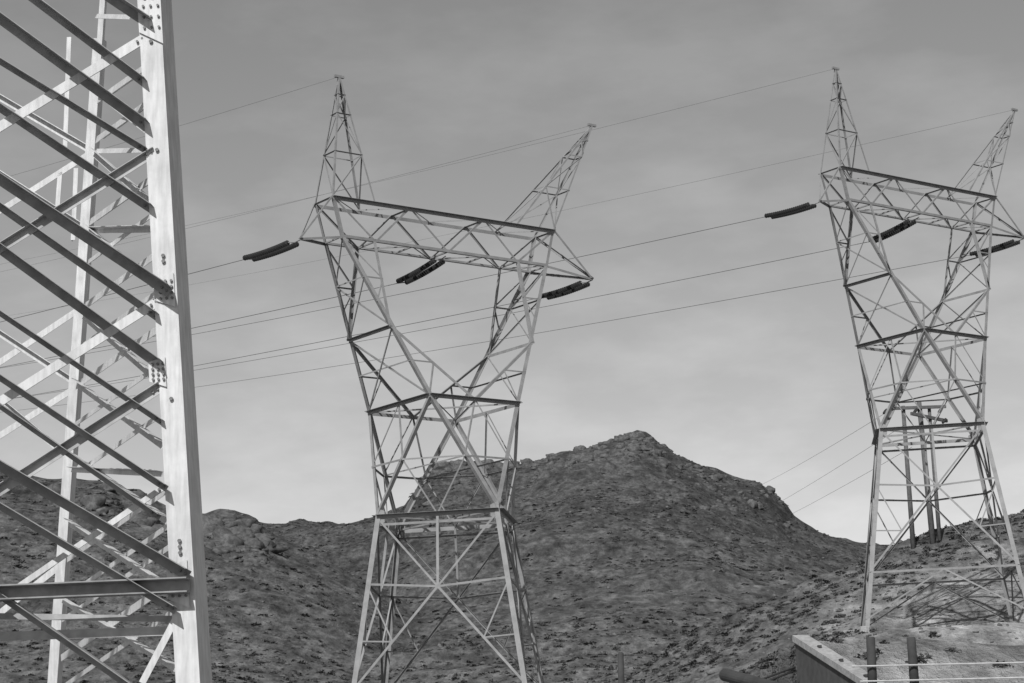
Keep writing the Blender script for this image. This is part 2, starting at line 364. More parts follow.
def crag():
    bm = bmesh.new(); bmesh.ops.create_icosphere(bm, subdivisions=3, radius=1.0)
    o = np.array([random.uniform(-50, 50) for _ in range(3)])
    c = np.array([v.co[:] for v in bm.verts])
    n_ = 0.35 * vnoise(c[:, 0] * 1.6 + o[0], c[:, 2] * 1.6 + o[1], 71) + 0.28 * vnoise(c[:, 1] * 1.9 + o[1], c[:, 2] * 2.4 + o[2], 72) + 0.14 * vnoise(c[:, 0] * 5 + o[2], c[:, 2] * 6 + c[:, 1] * 4, 73)
    c = c * (1 + n_)[:, None]; c = c + 0.10 * np.tanh(8 * vnoise(c[:, 0] * 2.2 + o[1], c[:, 2] * 3.5 + o[0], 74))[:, None] * c
    fc = np.array([[v.index for v in q.verts] for q in bm.faces]); bm.free(); return c, fc
crags = [crag() for _ in range(10)]
sp = []
def outcrop(n, px0, px1, d0, d1, s0, s1):
    for _ in range(n):
        px = rng_.uniform(px0, px1); d = ray(px, 480); a = math.atan2(d.x, d.y); r_ = rng_.uniform(d0, d1)
        sp.append((r_ * math.sin(a), r_ * math.cos(a), s0 + (s1 - s0) * rng_.uniform() ** 1.5, rng_.uniform(0.5, 0.9)))
outcrop(70, 205, 262, 335, 384, 0.8, 2.6); outcrop(30, 50, 165, 345, 386, 0.8, 2.4)
outcrop(60, 428, 516, 590, 632, 1.2, 3.2); outcrop(70, 520, 600, 560, 632, 0.8, 2.6); outcrop(70, 596, 664, 570, 630, 0.7, 2.3); outcrop(55, 670, 790, 560, 628, 0.6, 1.9)
outcrop(45, 640, 760, 500, 600, 0.6, 2.0); outcrop(30, 420, 560, 480, 590, 0.6, 1.8)
sp = [(x, y, s_, q_) for (x, y, s_, q_) in sp]
scatter('rock_outcrops', crags, sp, M['outcrop'], sink=0.35, label='dark broken rock outcrops along the mountain ridges')

# ------------------------------------------------------------------ transmission tower (local frame: u along the crossarm, v across it, w up from the waist)
LT, DT, ZT = 7.50, 0.94, 17.11
LB, DB, ZB = 6.94, 0.92, 14.90
ZE, ZM, LM, DM = 9.97, 6.22, 2.97, 3.05
WU, WV = 4.54, 4.86
LI, G, FOOT = 4.78, 0.205, 12.8
V3 = lambda u, v, w_: Vector((u, v, w_ + FOOT))
def Tn(s, n): return V3(s * LT, n * DT, ZT)
def Bn(s, n): return V3(s * LB, n * DB, ZB)
def Mn(s, n): return V3(s * LM, n * DM, ZM)
def Lg(s, n, z):                        # point on the long leg from crossarm bottom to middle frame at height z
    t = (z - ZB) / (ZM - ZB); return V3(s * (LB + t * (LM - LB)), n * (DB + t * (DM - DB)), z)
def In(s, n): return V3(s * LI, n * DB, ZB)
WP = {'L': V3(-WU, 0, 0), 'N': V3(0, -WV, 0), 'R': V3(WU, 0, 0), 'F': V3(0, WV, 0)}
def FT(k, z):                           # lower leg at height z (<0)
    p = WP[k]; f = 1 - z * G / 4.7; return Vector((p.x * f, p.y * f, z + FOOT))
mid_ = lambda a, b, t=0.5: a + (b - a) * t

def lattice_tower():
    root = empty('transmission_tower')
    S = M['steel']
    ctr = Vector((0, 0, FOOT + 8))
    def br(name, p, q, w_, parent, nrm=None):
        p, q = Vector(p), Vector(q)
        if nrm is None:
            m_ = (p + q) / 2 - ctr; m_.z = 0; nrm = m_ if m_.length > 0.3 else Vector((0, -1, 0))
        return MB().angle(p, q, w_ * 0.88, nrm).build(name, S, parent)
    # --- crossarm
    mb = MB(); tipL, tipR = V3(-9.6, -0.95, 14.45), V3(10.2, -0.95, 14.5)
    for n in (-1, 1):
        mb.ell(Tn(-1, n), Tn(1, n), 0.20, (0, n, 0), (0, 0, -1), t=0.012); mb.ell(Bn(-1, n), Bn(1, n), 0.16, (0, -n, 0), (0, 0, 1))
        for s, tp in ((-1, tipL), (1, tipR)):
            mb.angle(Bn(s, n), tp, 0.13, (0, n, 0)); mb.angle(Tn(s, n), tp, 0.09 if s < 0 else 0.12, (0, n, 0))
    arm = mb.build('crossarm', S, root)
    tops = [-LT, -LT / 3 * 1.0, LT / 3 * 1.0, LT]; bots = [-LI, 0, LI]
    for n in (-1, 1):
        nn = Vector((0, n, 0))
        for k in range(3):
            br('lattice_brace', V3(tops[k], n * DT, ZT), V3(bots[k], n * DB, ZB), 0.12, arm, nn)
            br('lattice_brace', V3(bots[k], n * DB, ZB), V3(tops[k + 1], n * DT, ZT), 0.12, arm, nn)
    for u in tops: br('cross_strut', V3(u, -DT, ZT), V3(u, DT, ZT), 0.09, arm, (0, 0, 1))
    for u in (-LB, -LI, -LI / 2, 0, LI / 2, LI, LB): br('cross_strut', V3(u, -DB, ZB), V3(u, DB, ZB), 0.09, arm, (0, 0, -1))
    bb = [-LB, -LI, -LI / 2, 0, LI / 2, LI, LB]
    for k in range(6):
        s = 1 if k % 2 else -1
        br('plan_brace', V3(bb[k], s * DB, ZB), V3(bb[k + 1], -s * DB, ZB), 0.08, arm, (0, 0, -1))
    tt = [-LT, -LT / 3 * 2, -LT / 3, 0, LT / 3, LT / 3 * 2, LT]
    for k in range(6):
        s = 1 if k % 2 else -1
        br('plan_brace', V3(tt[k], s * DT, ZT), V3(tt[k + 1], -s * DT, ZT), 0.07, arm, (0, 0, 1))
    # --- two peaks carrying the overhead earth wires
    for s, tip in ((-1, V3(-6.36, 0, 24.25)), (1, V3(11.38, 0, 24.27))):
        bases = {(1, -1): Tn(s, -1), (1, 1): Tn(s, 1), (-1, -1): V3(s * 4.75, -DT, ZT), (-1, 1): V3(s * 4.6, DT, ZT)}
        mb = MB(); lv = {}
        for key, b0 in bases.items():
            e = tip + Vector((0.06 * s * key[0], 0.06 * key[1], 0))
            mb.ell(b0, e, 0.10, (-s * key[0], 0, 0), (0, -key[1], 0)); lv[key] = [mid_(b0, e, q) for q in (0, 0.38, 0.70, 0.86, 0.985)]
        mb.box(tip + Vector((-0.3, 0, 0.05)), tip + Vector((0.3, 0, 0.05)), 0.14, 0.14)
        pk = mb.build('peak', S, root)
        ring = [(1, -1), (1, 1), (-1, 1), (-1, -1)]
        for i_ in range(1, 4):
            for k in range(4):
                br('cross_strut', lv[ring[k]][i_], lv[ring[(k + 1) % 4]][i_], 0.07, pk, (0, 0, 1))
        for i_ in range(3):
            for k in range(4):
                a_, b_ = ring[k], ring[(k + 1) % 4]
                if (i_ + k) % 2: a_, b_ = b_, a_
                nn = (lv[a_][i_] + lv[b_][i_]) / 2 - tip; nn.z = 0
                br('lattice_brace', lv[a_][i_], lv[b_][i_ + 1], 0.07, pk, nn)
    # --- four long legs of the upper body and the inner legs of the two arms
    E_ = {(s, n): Lg(s, n, ZE) for s in (-1, 1) for n in (-1, 1)}
    ends = {(-1, -1): 'N', (1, -1): 'N', (-1, 1): 'F', (1, 1): 'F'}
    for (s, n), k in ends.items():
        mb = MB(); top = Tn(s, n)
        mb.ell(top, Bn(s, n), 0.17, (-s, 0, 0), (0, -n, 0))
        mb.ell(Bn(s, n), Mn(s, n), 0.22, (-s, 0, 0), (0, -n, 0))
        mb.ell(Mn(s, n), WP[k], 0.24, (-s, 0, 0), (0, -n, 0))
        g = mb.build('upper_leg', S, root)
        MB().ell(Mn(s, n), WP['L' if s < 0 else 'R'], 0.20, (-s, 0, 0), (0, -n, 0)).build('waist_leg', S, root)
        MB().ell(In(s, n), E_[(s, n)], 0.17, (s, 0, 0), (0, -n, 0)).build('inner_arm_leg', S, root)
    for s in (-1, 1):
        for n in (-1, 1):
            zh = (ZB + ZE) / 2 + 0.3
            a = Lg(s, n, zh); t = (ZB - zh) / (ZB - ZE); b = mid_(In(s, n), E_[(s, n)], t)
            br('cross_brace', a, b, 0.09, root, (0, n, 0))
            br('cross_brace', b, Bn(s, n), 0.09, root, (0, n, 0))
            br('cross_brace', Lg(s, n, ZE + 1.4), b, 0.08, root, (0, n, 0))
        zh = (ZB + ZE) / 2 + 0.3
        br('cross_strut', Lg(s, -1, zh), Lg(s, 1, zh), 0.09, root, (s, 0, 0))
        br('cross_brace', Bn(s, -1), Lg(s, 1, zh), 0.09, root, (s, 0, 0))
        br('cross_brace', Lg(s, -1, zh), E_[(s, 1)], 0.09, root, (s, 0, 0))
        br('cross_brace', Lg(s, 1, zh), E_[(s, -1)], 0.09, root, (s, 0, 0))
        MB().angle(E_[(s, -1)], E_[(s, 1)], 0.16, (s, 0, 0), flip=True, w2=0.2, t=0.012).build('cross_strut', S, root)
        # X between elbow and middle frame on the outer side face
        br('cross_brace', E_[(s, -1)], Mn(s, 1), 0.11, root, (s, 0, 0))
        br('cross_brace', E_[(s, 1)], Mn(s, -1), 0.10, root, (s, 0, 0))
        zc = (ZE + ZM) / 2 + 0.05
        br('cross_strut', Lg(s, 1, zc), Lg(s, -1, zc), 0.09, root, (s, 0, 0))
    # V braces from the elbows to the middle of the frame beams, front and back
    for n in (-1, 1):
        c = V3(0, n * DM, ZM)
        for s in (-1, 1):
            br('long_brace', E_[(s, n)], c, 0.17, root, (0, n, 0))
            zc = (ZE + ZM) / 2 + 0.05
            br('cross_strut', Lg(s, n, zc), mid_(E_[(s, n)], c, (ZE - zc) / (ZE - ZM)), 0.09, root, (0, n, 0))
            br('cross_brace', mid_(E_[(s, n)], c, 0.5), Mn(s, n), 0.09, root, (0, n, 0))
    # --- middle frame
    mb = MB(); c4 = [(-1, -1), (1, -1), (1, 1), (-1, 1)]
    for k in range(4):
        a, b = c4[k], c4[(k + 1) % 4]; m_ = Mn(*a) + Mn(*b); mb.angle(Mn(*a), Mn(*b), 0.20, (m_.x, m_.y, 0), w2=0.24, t=0.014, flip=True)
    fr = mb.build('middle_frame', S, root)
    br('plan_brace', Mn(-1, -1), Mn(1, 1), 0.09, fr, (0, 0, -1)); br('plan_brace', Mn(1, -1), Mn(-1, 1), 0.09, fr, (0, 0, -1))
    # --- belt half way between frame and waist: an octagon through the eight members
    belt = []
    for (s, n), k in (((-1, 1), 'L'), ((-1, -1), 'L'), ((-1, -1), 'N'), ((1, -1), 'N'), ((1, -1), 'R'), ((1, 1), 'R'), ((1, 1), 'F'), ((-1, 1), 'F')):
        belt.append(mid_(Mn(s, n), WP[k], 0.52))
    for k in range(8): br('cross_strut', belt[k], belt[(k + 1) % 8], 0.12 if k % 2 == 0 else 0.10, root, (0, 0, 1))
    br('plan_brace', belt[7], belt[2], 0.09, root, (0, 0, 1)); br('plan_brace', belt[3], belt[6], 0.09, root, (0, 0, 1))
    # braces inside the triangular faces of the waist
    for k, (sA, nA_) in enumerate(((-1, 0), (0, -1), (1, 0), (0, 1))):
        pass
    for (a, b, c) in (((-1, 1), (-1, -1), 'L'), ((-1, -1), (1, -1), 'N'), ((1, -1), (1, 1), 'R'), ((1, 1), (-1, 1), 'F')):
        c0 = mid_(Mn(*a), Mn(*b)); nn = WP[c].copy(); nn.z = 0
        br('cross_brace', c0, mid_(Mn(*a), WP[c], 0.52), 0.09, root, nn); br('cross_brace', c0, mid_(Mn(*b), WP[c], 0.52), 0.09, root, nn)
    for (a, k1, k2) in (((-1, -1), 'L', 'N'), ((1, -1), 'N', 'R'), ((1, 1), 'R', 'F'), ((-1, 1), 'F', 'L')):
        c0 = mid_(WP[k1], WP[k2]); nn = c0.copy(); nn.z = 0
        br('cross_brace', c0, mid_(Mn(*a), WP[k1], 0.52), 0.09, root, nn); br('cross_brace', c0, mid_(Mn(*a), WP[k2], 0.52), 0.09, root, nn)
    # --- waist frame, a square turned 45 degrees to the crossarm
    mb = MB(); ks = 'LNRF'
    for k in range(4):
        a, b = WP[ks[k]], WP[ks[(k + 1) % 4]]; m_ = a + b; m_.z = 0
        mb.angle(a, b, 0.22, m_, w2=0.26, t=0.014, flip=True); mb.angle(a + Vector((0, 0, -0.42)), b + Vector((0, 0, -0.42)), 0.13, m_)
    wf = mb.build('waist_frame', S, root)
    for k in 'LNRF':
        p = WP[k]; o = p.copy(); o.z = 0; o.normalize(); sd = Vector((-o.y, o.x, 0))
        for q in (1, -1):
            d = (sd * q - o).normalized(); nr = d.cross(Vector((0, 0, 1)))
            if nr.dot(o) < 0: nr = -nr
            c = p + nr * 0.012
            MB().prism(c - nr * 0.01, c + nr * 0.01, [(0, -0.55), (0.45, -0.3), (0.45, 0.3), (0, 0.5)], d, Vector((0, 0, 1))).build('gusset_plate', S, wf)
    br('plan_brace', WP['L'], WP['R'], 0.1, wf, (0, 0, -1)); br('plan_brace', WP['N'], WP['F'], 0.1, wf, (0, 0, -1))
    # --- lower body
    for k in 'LNRF':
        p = WP[k]; o = p.copy(); o.z = 0; o.normalize(); sd = Vector((-o.y, o.x, 0))
        lg = MB().ell(p + Vector((0, 0, 0.3)), FT(k, -FOOT), 0.27, (sd - o).normalized(), (-sd - o).normalized()).build('leg', S, root)
        f = FT(k, -FOOT); MB().tube([f + Vector((0, 0, -1.6)), f + Vector((0, 0, 0.04)), f + Vector((0, 0, 0.09))], 0, 12, [0.45, 0.36, 0.3]).build('footing', M['concrete'], lg)
    for k in range(4):
        a, b = ks[k], ks[(k + 1) % 4]; nn = WP[a] + WP[b]; nn.z = 0
        z1, z2 = -3.6, -9.3
        top_m = mid_(WP[a], WP[b]); x0 = mid_(FT(a, -3.9), FT(b, -3.9)); 
        br('hanger', top_m, x0, 0.16, root, nn)
        for e in (a, b):
            o_ = b if e == a else a
            br('cross_strut', FT(e, z1), x0, 0.13, root, nn)
            br('long_brace', WP[e], x0, 0.12, root, nn)
            br('long_brace', x0, FT(e, z2), 0.14, root, nn)
            q = mid_(x0, FT(e, z2), 0.52); r_ = FT(e, -6.6)
            br('cross_strut', r_, q, 0.09, root, nn); br('cross_brace', FT(e, z1), q, 0.09, root, nn)
        br('cross_strut', FT(a, z2), FT(b, z2), 0.16, root, nn)
        y0 = mid_(FT(a, z2), FT(b, z2))
        br('cross_brace', y0, FT(a, -FOOT + 0.5), 0.11, root, nn); br('cross_brace', y0, FT(b, -FOOT + 0.5), 0.11, root, nn)
    return root

YAW = 0.6405
TW = [Vector((-3.909, 119.42, 15.127 - FOOT)), Vector((27.278, 143.81, 22.81 - FOOT))]
t1 = lattice_tower()
t2 = copy_tree(t1)
for t, p in ((t1, TW[0]), (t2, TW[1])):
    t.location = p; t.rotation_euler = (0, 0, YAW); t['category'] = 'pylon'; t['group'] = 'steel lattice pylons with a waist and two peaks'
t1['label'] = 'steel lattice pylon in the middle, whole two-peaked crossarm, standing before the dark mountain'
t2['label'] = 'steel lattice pylon at the right, wooden pole frame seen through its legs'
def tw(k, u, v, z):
    c, s = math.cos(YAW), math.sin(YAW); p = TW[k]
    return Vector((p.x + u * c - v * s, p.y + u * s + v * c, p.z + FOOT + z))

# ------------------------------------------------------------------ insulators and wires
ins = [(0, -9.55, -0.9, 14.42, 5.0, 14.66, 'left', 'middle'), (0, 0.03, -0.6, 14.75, 4.2, 14.22, 'centre', 'middle'), (0, 10.15, -0.9, 14.46, 4.1, 14.45, 'right', 'middle'),
       (1, -9.55, -0.9, 14.42, 4.3, 14.66, 'left', 'right'), (1, 0.0, -0.6, 14.75, 4.2, 14.12, 'centre', 'right'), (1, 10.15, -0.9, 14.46, 4.2, 14.4, 'right', 'right')]
WORD = {'left': 'near tip', 'centre': 'middle', 'right': 'far tip'}
def disc_string(a, b, n=22):
    a, b = Vector(a), Vector(b); pts = []; rad = []
    for i_ in range(n):
        for t, r_ in ((0.0, 0.05), (0.18, 0.06), (0.30, 0.15), (0.52, 0.155), (0.60, 0.07), (0.85, 0.05)):
            pts.append(a + (b - a) * ((i_ + t) / n)); rad.append(r_)
    pts.append(b); rad.append(0.04); return pts, rad
for (k, u, v0, z0, v1, z1, side, which) in ins:
    A0 = tw(k, u, v0, z0); E1 = tw(k, u, v1, z1); ax = E1 - A0
    ud = Vector((math.cos(YAW), math.sin(YAW), 0))
    root = empty('insulator_string', A0)
    root['label'] = ('double dark insulator string on the %s of the %s pylon crossarm' % ({'left': 'left tip', 'centre': 'centre', 'right': 'right tip'}[side], which))
    root['category'] = 'insulator'; root['group'] = 'double insulator strings under the crossarms'
    L = lambda t, o=0.0, dz=0.0: ax * t + ud * o + Vector((0, 0, dz))
    sag = -0.12
    MB().tube([L(0), L(0.10, 0, sag * .3)], 0.03, 6).build('link', M['steel'], root)
    MB().prism(L(0.10, 0, sag * .3) - Vector((0, 0, .02)), L(0.10, 0, sag * .3) + Vector((0, 0, .02)), [(-0.32, 0.12), (0.32, 0.12), (0, -0.14)], ud, ax.normalized()).build('yoke_plate', M['steel'], root)
    MB().prism(L(0.95, 0, sag * .3) - Vector((0, 0, .02)), L(0.95, 0, sag * .3) + Vector((0, 0, .02)), [(-0.32, -0.12), (0.32, -0.12), (0, 0.14)], ud, ax.normalized()).build('yoke_plate', M['steel'], root)
    for o in (-0.29, 0.29):
        pts, rad = disc_string(L(0.13, o, sag * .4), L(0.93, o, sag * .3))
        n_ = len(pts)
        pts = [p + Vector((0, 0, sag * 4 * (i_ / n_) * (1 - i_ / n_) * 0.6)) for i_, p in enumerate(pts)]
        MB().tube(pts, 0, 10, rad).build('disc_string', M['porcelain'], root)
    MB().tube([L(0.95, 0, sag * .3), L(1.0)], 0.035, 6).build('clamp', M['steel'], root)

def wire(name, k, u, obs, v_end, r_, label, group, cat):
    vs = np.array([o[0] for o in obs]); zs = np.array([o[1] for o in obs])
    b = 0.00012; a = np.linalg.lstsq((vs[1:] - vs[0])[:, None], zs[1:] - zs[0] - b * (vs[1:] - vs[0]) ** 2, rcond=None)[0][0]
    pts = []
    for i_ in range(31):
        v = vs[0] + (v_end - vs[0]) * i_ / 30; d = v - vs[0]; pts.append(tw(k, u, v, zs[0] + a * d + b * d * d))
    o = MB().tube(pts, r_, 6).build(name, M['earth' if name == 'earth_wire' else 'wire'], None, smooth=True)
    tag(o, label, cat, group); return o
CW = 'conductors running off to the left'
wire('power_line', 0, -9.55, [(5.0, 14.66), (11.69, 15.31), (30.7, 16.92)], 170, 0.020, 'power line from the left insulator of the middle pylon to the left', CW, 'power line')
wire('power_line', 0, 0.03, [(4.2, 14.22), (29.1, 16.37), (51.5, 18.5)], 190, 0.020, 'power line from the centre insulator of the middle pylon to the left', CW, 'power line')
wire('power_line', 0, 10.15, [(4.1, 14.45), (26.4, 16.03), (48.4, 18.26)], 200, 0.020, 'power line from the right insulator of the middle pylon to the left', CW, 'power line')
wire('power_line', 1, -9.55, [(4.3, 14.66), (28.97, 16.37), (83.8, 22.04)], 230, 0.022, 'power line from the left insulator of the right pylon passing behind the middle pylon', CW, 'power line')
wire('power_line', 1, 0.0, [(4.2, 14.12), (48.5, 17.34), (101.4, 22.53)], 240, 0.022, 'power line from the centre insulator of the right pylon passing behind the middle pylon', CW, 'power line')
wire('power_line', 1, 10.15, [(4.2, 14.4), (55.0, 17.84), (120.5, 25.0)], 250, 0.022, 'power line from the right insulator of the right pylon, lowest behind the middle pylon', CW, 'power line')
EW = 'thin earth wires running from the pylon peaks'
wire('earth_wire', 0, -6.36, [(0, 24.3), (18.16, 26.5)], 170, 0.011, 'thin earth wire from the left peak of the middle pylon', EW, 'earth wire')
wire('earth_wire', 0, 11.38, [(0, 24.32), (32.16, 27.62), (51.67, 29.94)], 190, 0.011, 'thin earth wire from the right peak of the middle pylon', EW, 'earth wire')
wire('earth_wire', 1, -6.34, [(0, 24.3), (26.17, 27.28), (56.43, 30.41), (91.2, 34.84)], 230, 0.012, 'thin earth wire from the left peak of the right pylon', EW, 'earth wire')
wire('earth_wire', 1, 11.38, [(0, 24.32), (50.96, 29.32)], 230, 0.012, 'thin earth wire from the right peak of the right pylon', EW, 'earth wire')

# ------------------------------------------------------------------ the close tower at the left
D0, D1 = 18.0, 27.0
A = at(200, 683, D0); B = at(160, 0, D0 + 0.25); up = (B - A)
A = A + up * ((-1.75 - A.z) / up.z); B = A + up * (11.5 / up.z)
C = at(57, 683, D1); Dt = at(102.5, 35, D1 - 0.25); upc = Dt - C
C = C + upc * ((-1.75 - C.z) / upc.z); Dt = C + upc * (11.5 / upc.z)
f = Vector((-0.985, 0.10, 0)).normalized()
g = Vector((C.x - A.x, C.y - A.y, 0)).normalized()
nF = up.cross(f).normalized()
if nF.y > 0: nF = -nF
nR_ = up.cross(C - A).normalized()
if nR_.x < 0: nR_ = -nR_
near = empty('lattice_tower', A)
near['label'] = 'close steel lattice tower filling the left side, with bright bolted legs and many diagonal bars'; near['category'] = 'pylon'
NS = M['near_steel']
def nb(mb, name, parent=near, m=NS):
    o = mb.build(name, m, None); o.data.transform(Matrix.Translation(-A)); o.parent = parent; return o
fin = -nF
mb = MB()
leg1 = MB()
wl = 0.20
n2 = Vector((0.20, 0.98, 0)).normalized(); nout = Vector((-0.10, -0.985, 0)).normalized()
leg1.ell(A, B, wl, f, n2, t=0.016, wb=0.30)
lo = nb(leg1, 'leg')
# bolts along the wide flange
for zz in [0.9, 2.1, 2.15, 2.2, 3.4, 4.6, 4.65, 5.6, 6.6, 7.0, 7.06, 7.12, 7.18, 7.24, 7.3, 7.36, 7.42]:
    for off in ((0.06, 0.13) if zz > 6.9 else (0.1,)):
        p = A + up * ((zz + 1.75) / up.z) + f * off
        nb(MB().tube([p, p + nout * 0.022], 0.017, 6), 'bolt', lo, M['bolt'])
lf = MB().ell(C, Dt, 0.12, f, n2, t=0.012, wb=0.15); nb(lf, 'leg')
nb(MB().ell(Dt, Dt + upc * (1.4 / upc.z), 0.07, f, n2, t=0.01), 'leg_extension')
WF = 5.6
A1 = A + f * WF; B1 = B + f * (WF - 0.9); C1 = C + f * (WF + 0.3); D1t = Dt + f * (WF - 0.6)
nb(MB().ell(A1, B1, 0.2, -f, g, t=0.02), 'leg'); nb(MB().ell(C1, D1t, 0.14, -f, -g, t=0.016), 'leg')
UPZ = 1e9
def extend(p, q, smax):
    # p right end (at the near leg), q left; carry the bar on to the left leg, stopping at the ground or the tower top
    d = q - p; s = d.dot(f)
    t = (smax - p.dot(f) + A.dot(f)) / s
    e = p + d * t
    for lim in (-1.6, 9.6):
        if (lim > 0 and e.z > lim) or (lim < 0 and e.z < lim): e = p + d * ((lim - p.z) / d.z)
    return e
def front(x0, y0, x1, y1, w_, off, dark, ext=True, name='lattice_bar', sh=2.3):
    pl = A + nF * off
    q = on_plane(x0, y0, pl, nF); p = on_plane(x1, y1, pl, nF)
    e = extend(p, q, WF - 0.1) if ext else q
    mb = MB()
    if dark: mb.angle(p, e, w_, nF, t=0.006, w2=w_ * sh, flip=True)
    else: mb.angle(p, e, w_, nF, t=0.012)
    nb(mb, name, near, M['mid_steel'] if (dark and sh < 1) else M['shade_steel'] if dark else M['near_steel'])
    if x1 > 140 and ext:
        dr = (e - p).normalized()
        for q_ in (0.035, 0.085):
            c_ = p + dr * q_ + nF * 0.004; nb(MB().tube([c_, c_ + nF * 0.02], 0.012, 6), 'bolt', lo, M['bolt'])
k_ = D0 / F
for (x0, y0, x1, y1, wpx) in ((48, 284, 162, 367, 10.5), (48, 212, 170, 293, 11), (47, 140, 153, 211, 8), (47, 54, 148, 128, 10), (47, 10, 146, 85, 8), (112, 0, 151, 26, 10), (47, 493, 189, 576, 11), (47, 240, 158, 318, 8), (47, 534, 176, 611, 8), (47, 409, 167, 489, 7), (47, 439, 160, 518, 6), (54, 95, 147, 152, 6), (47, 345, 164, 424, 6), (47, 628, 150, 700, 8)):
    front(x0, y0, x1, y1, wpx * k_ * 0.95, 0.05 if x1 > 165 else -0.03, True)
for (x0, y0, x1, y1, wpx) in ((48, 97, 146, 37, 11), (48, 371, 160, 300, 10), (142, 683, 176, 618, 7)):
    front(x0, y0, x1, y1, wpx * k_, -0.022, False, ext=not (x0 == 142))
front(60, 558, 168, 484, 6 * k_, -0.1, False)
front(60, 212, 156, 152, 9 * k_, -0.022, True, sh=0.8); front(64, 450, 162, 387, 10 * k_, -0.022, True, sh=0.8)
for (cx, cy, hw, hh) in ((156, 12, 0.13, 0.30), (171, 290, 0.10, 0.15), (184, 584, 0.11, 0.2), (163, 372, 0.09, 0.13)):
    c_ = on_plane(cx, cy, A + nF * 0.012, nF) + f * 0.03; uu = up.normalized()
    nb(MB().prism(c_ - nF * 0.005, c_ + nF * 0.005, [(-hw, -hh * .6), (hw * .6, -hh), (hw * .6, hh), (-hw, hh * .7)], -f, uu), 'gusset_plate')
    for bx in (-0.6, -0.1, 0.4):
        for by in (-0.65, -0.2, 0.25, 0.7):
            q_ = c_ - f * (bx * hw) + uu * (by * hh * 0.75) + nF * 0.004
            nb(MB().tube([q_, q_ + nF * 0.02], 0.012, 6), 'bolt', lo, M['bolt'])
# heavy horizontal beam and two struts
pl = A + nF * 0.06
def horiz(x0, y0, x1, y1, h, dep, off, name):
    pl = A + nF * off
    q = on_plane(x0, y0, pl, nF); p = on_plane(x1, y1, pl, nF); e = p + (q - p).normalized() * (WF - 0.1)
    mb = MB(); a_ = (e - p).normalized(); zu = nF.cross(a_).normalized()
    if zu.z < 0: zu = -zu
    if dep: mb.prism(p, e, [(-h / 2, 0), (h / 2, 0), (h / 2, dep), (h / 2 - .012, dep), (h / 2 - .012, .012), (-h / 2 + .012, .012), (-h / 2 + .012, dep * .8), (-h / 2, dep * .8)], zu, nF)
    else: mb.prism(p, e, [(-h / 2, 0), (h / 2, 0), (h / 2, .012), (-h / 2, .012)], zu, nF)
    nb(mb, name, near, M['shade_steel'] if dep else M['mid_steel'])
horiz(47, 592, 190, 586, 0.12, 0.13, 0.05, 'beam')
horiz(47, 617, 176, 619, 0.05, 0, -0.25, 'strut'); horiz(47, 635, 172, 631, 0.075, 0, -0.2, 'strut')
# side face between the two visible legs: thin lacing
def side(x0, y0, x1, y1, w_, light=True, name='side_lacing'):
    q = on_plane(x0, y0, A, nR_); p = on_plane(x1, y1, A, nR_)
    mb = MB(); mb.angle(p, q, w_, Vector((-0.3, -0.95, 0)), t=0.006, w2=w_ * (1.0 if light else 1.3), flip=not light); nb(mb, name)
for s_ in ((85, 306, 152, 257), (76, 386, 156, 330), (67, 559, 167, 489), (61, 658, 170, 583), (90, 222, 152, 178), (96, 140, 148, 102), (98, 100, 146, 66)):
    side(*s_, 0.075)
for s_ in ((81, 470, 160, 415), (62, 620, 172, 545), (83, 345, 154, 294), (74, 425, 158, 366), (64, 598, 168, 526), (88, 262, 150, 216), (58, 690, 172, 612)):
    side(*s_, 0.05)
for s_ in ((92, 231, 153, 230), (96, 151, 146, 150), (96, 16, 130, 17), (72, 470, 163, 474)):
    side(*s_, 0.05, s_[1] in (151, 16), 'side_strut')
for s_ in ((84, 316, 160, 382), (78, 384, 164, 446), (74, 457, 168, 521), (70, 523, 172, 590), (63, 600, 176, 668), (90, 231, 156, 286), (95, 154, 150, 202), (98, 92, 147, 130)):
    side(*s_, 0.07, False)
# back face, running left from the far leg
nB = nF
def back(x0, y0, x1, y1, w_, light):
    q = on_plane(x0, y0, C, nB); p = on_plane(x1, y1, C, nB); e = p + (q - p) * ((WF + 0.2) / max(0.05, (q - p).dot(f)))
    for lim in (9.6,):
        if e.z > lim: e = p + (q - p) * ((lim - p.z) / (q - p).z)
    if e.z < -1.6: e = p + (q - p) * ((-1.6 - p.z) / (q - p).z)
    nb(MB().angle(p, e, w_, nB, t=0.01, flip=not light), 'back_lacing')
for s_ in ((48, 180, 95, 150, 1), (48, 330, 84, 306, 1), (48, 405, 78, 386, 1), (48, 575, 67, 560, 1), (48, 440, 78, 465, 0), (48, 205, 90, 232, 0), (48, 126, 96, 154, 0), (48, 365, 80, 386, 0)):
    back(*s_[:4], 0.08, bool(s_[4]))
for (x0, y0, x1, y1) in ((69, 37, 65, 148), (60, 172, 57, 212), (76, 168, 73, 240)):
    q = on_plane(x0, y0, C1, nB); p = on_plane(x1, y1, C1, nB); nb(MB().angle(p, q, 0.06, nB, t=0.01), 'hanger')

